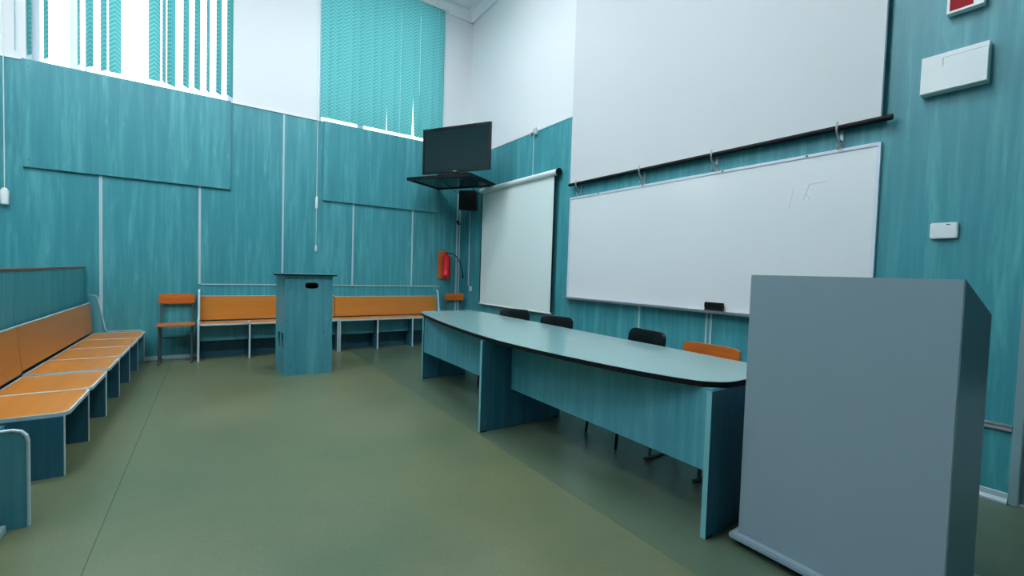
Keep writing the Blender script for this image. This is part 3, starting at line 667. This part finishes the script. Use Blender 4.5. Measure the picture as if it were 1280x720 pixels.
bm = bmesh.new(); add_box(bm, -0.105, 0.01, -0.008, 0.008, 0.445, 0.451, rot=Matrix.Rotation(math.radians(28), 3, 'Y'), org=(0, 0, 0.445)); add_box(bm, -0.08, 0.01, -0.008, 0.008, 0.424, 0.430); obj('handle', bm, M_RED, FE)
obj('hose', tube(smooth_path([(0.045, 0, 0.432), (0.12, -0.005, 0.425), (0.20, -0.01, 0.36), (0.27, -0.01, 0.24), (0.315, 0.0, 0.10), (0.322, 0.0, 0.05)], 5), 0.0085, 8), M_BLACK, FE, True)
obj('hose_nozzle', tube([(0.322, 0, 0.055), (0.324, 0, 0.005)], [0.011, 0.016], 10), M_BLACK, FE, True)
obj('wall_hook', box(-0.02, 0.02, 0.066, 0.076, 0.30, 0.36), M_STEEL, FE)

# ------------------------------------------------------------------ small wall fittings
def duct(pts, w, label, name='cable_duct'):
    o = obj(name, pts, M_STRIP); tag(o, label, 'cable duct'); return o
duct(box(-0.215, -0.19, -0.018, 0.0, 0.05, 2.60, 0.003), 0, 'left one of two thin white cable ducts rising beside the fire extinguisher')
duct(box(-0.165, -0.143, -0.018, 0.0, 0.05, 2.60, 0.003), 0, 'right one of two thin white cable ducts rising beside the fire extinguisher')
duct(box(-0.016, 0.0, -0.125, -0.105, 0.97, 2.30, 0.003), 0, 'thin white cable duct on the right wall running down to the socket')
ck = bmesh.new(); add_box(ck, -0.225, -0.185, -0.04, -0.018, 2.07, 2.12, 0.006); add_box(ck, -0.205, -0.15, -0.035, -0.018, 2.05, 2.07, 0.004); tag(obj('cable_clip', ck, M_BLACK), 'small black clip on the white cable duct below the television', 'cable clip')
ST = thing('wall_socket', 'small white socket on the right wall beside the fire extinguisher', 'socket', (0, -0.19, 0.925))
obj('cover_plate', box(-0.012, 0, -0.042, 0.042, -0.042, 0.042, 0.003), M_WHITE, ST)
bm = bmesh.new(); add_tube(bm, [(-0.018, 0, 0), (-0.010, 0, 0)], 0.022, 16); obj('outlet', bm, plain('cream_outlet', (214, 206, 176), 0.4), ST)
CT = thing('control_plate', 'small white plate on the right wall above the grey podium', 'switch', (0, -6.25, 1.533))
obj('cover_plate', box(-0.03, 0, -0.0625, 0.0625, 0.0, 0.098, 0.005), M_WHITE, CT); obj('button', box(-0.032, -0.030, -0.03, -0.012, 0.082, 0.088), M_STEEL, CT)
VT = thing('distribution_box', 'wide white wall box with a hinged lid, high on the right wall', 'wall box', (0, -6.253, 2.440))
obj('housing', box(-0.062, 0, -0.148, 0.148, 0.0, 0.233, 0.002), M_WHITE, VT)
obj('lid', box(-0.070, -0.062, -0.146, 0.146, 0.004, 0.200, 0.001), M_WHITE, VT)
bm = bmesh.new(); add_box(bm, -0.0712, -0.070, 0.045, 0.0475, 0.150, 0.199); add_box(bm, -0.0645, -0.062, -0.14, 0.05, 0.2005, 0.2035); obj('seam', bm, M_STEEL, VT)
SG = thing('wall_sign', 'red sign in a white frame, cut off by the top of the photo', 'sign', (0, -6.285, 2.905))
obj('frame', (lambda b: (add_ring(b, [(-0.08, 0.0), (0.08, 0.0), (0.08, 0.16), (-0.08, 0.16)], 'X', -0.055, 0.0, 0.012, 0.0), b)[1])(bmesh.new()), M_WHITE, SG)
obj('face', box(-0.050, -0.0, -0.07, 0.07, 0.01, 0.15), M_REDS, SG)
obj('white_panel', box(-0.0512, -0.0502, -0.069, -0.035, 0.011, 0.05), M_WHITE, SG)
bm = bmesh.new()
for z in (0.425, 0.448): add_box(bm, -0.016, 0, -6.586, -6.30, z-0.008, z+0.008, 0.003)
add_box(bm, -0.010, 0, -6.586, -6.30, 0.432, 0.441); tag(obj('cable_conduit', bm, M_ALU), 'double grey cable conduit low on the right wall beside the door frame', 'cable conduit')
MS = thing('motion_sensor', 'small white sensor on the top edge of the teal cladding of the right wall', 'sensor', (0, -1.955, 3.185))
obj('housing', box(-0.05, 0.0, -0.06, 0.0, 0.0, 0.10, 0.01), M_WHITE, MS); obj('lens', box(-0.07, -0.05, -0.05, -0.01, 0.02, 0.085, 0.008), M_WHITE, MS)
bm = bmesh.new(); add_tube(bm, smooth_path([(-0.02, 0.02, 0.07), (-0.02, 0.08, 0.05), (-0.01, 0.10, 0.02)], 4), 0.015, 10); obj('swivel_arm', bm, M_WHITE, MS, True)
# low step at the foot of the partition, left foreground
SPT = thing('floor_step', 'low brown wooden step with white base edge, bottom left corner', 'step', (-4.75, -4.75, 0))
obj('tread', box(-0.24, 0.195, -0.60, 0.60, 0.02, 0.115, 0.004), M_BROWN, SPT)
obj('base_edge', box(-0.24, 0.218, -0.62, 0.604, 0.0, 0.035, 0.004), M_BASE, SPT)

# ------------------------------------------------------------------ ceiling lamps, unseen, added as fill light
M_LAMP = plain('fill_lamp_diffuser', (240, 246, 252), 0.4, emit=LAMP_POWER)
CL = None
for i, (x, y) in enumerate([(-2.2, -2.3), (-5.3, -2.5), (-2.8, -5.3), (-5.3, -5.3), (-7.6, -3.8)]):
    if CL is None:
        CL = thing('fill_lamp', '', 'ceiling lamp', (x, y, H))
        obj('housing', box(-0.62, 0.62, -0.16, 0.16, -0.05, 0, 0.006), M_WHITE, CL); obj('diffuser', box(-0.60, 0.60, -0.14, 0.14, -0.07, -0.05, 0.01), M_LAMP, CL); l = CL
    else: l = copy_tree(CL); l.location = (x, y, H)
    l['label'] = 'flat white fill lamp added on the ceiling out of the frame, one of several'; l['group'] = 'added ceiling fill lamps'
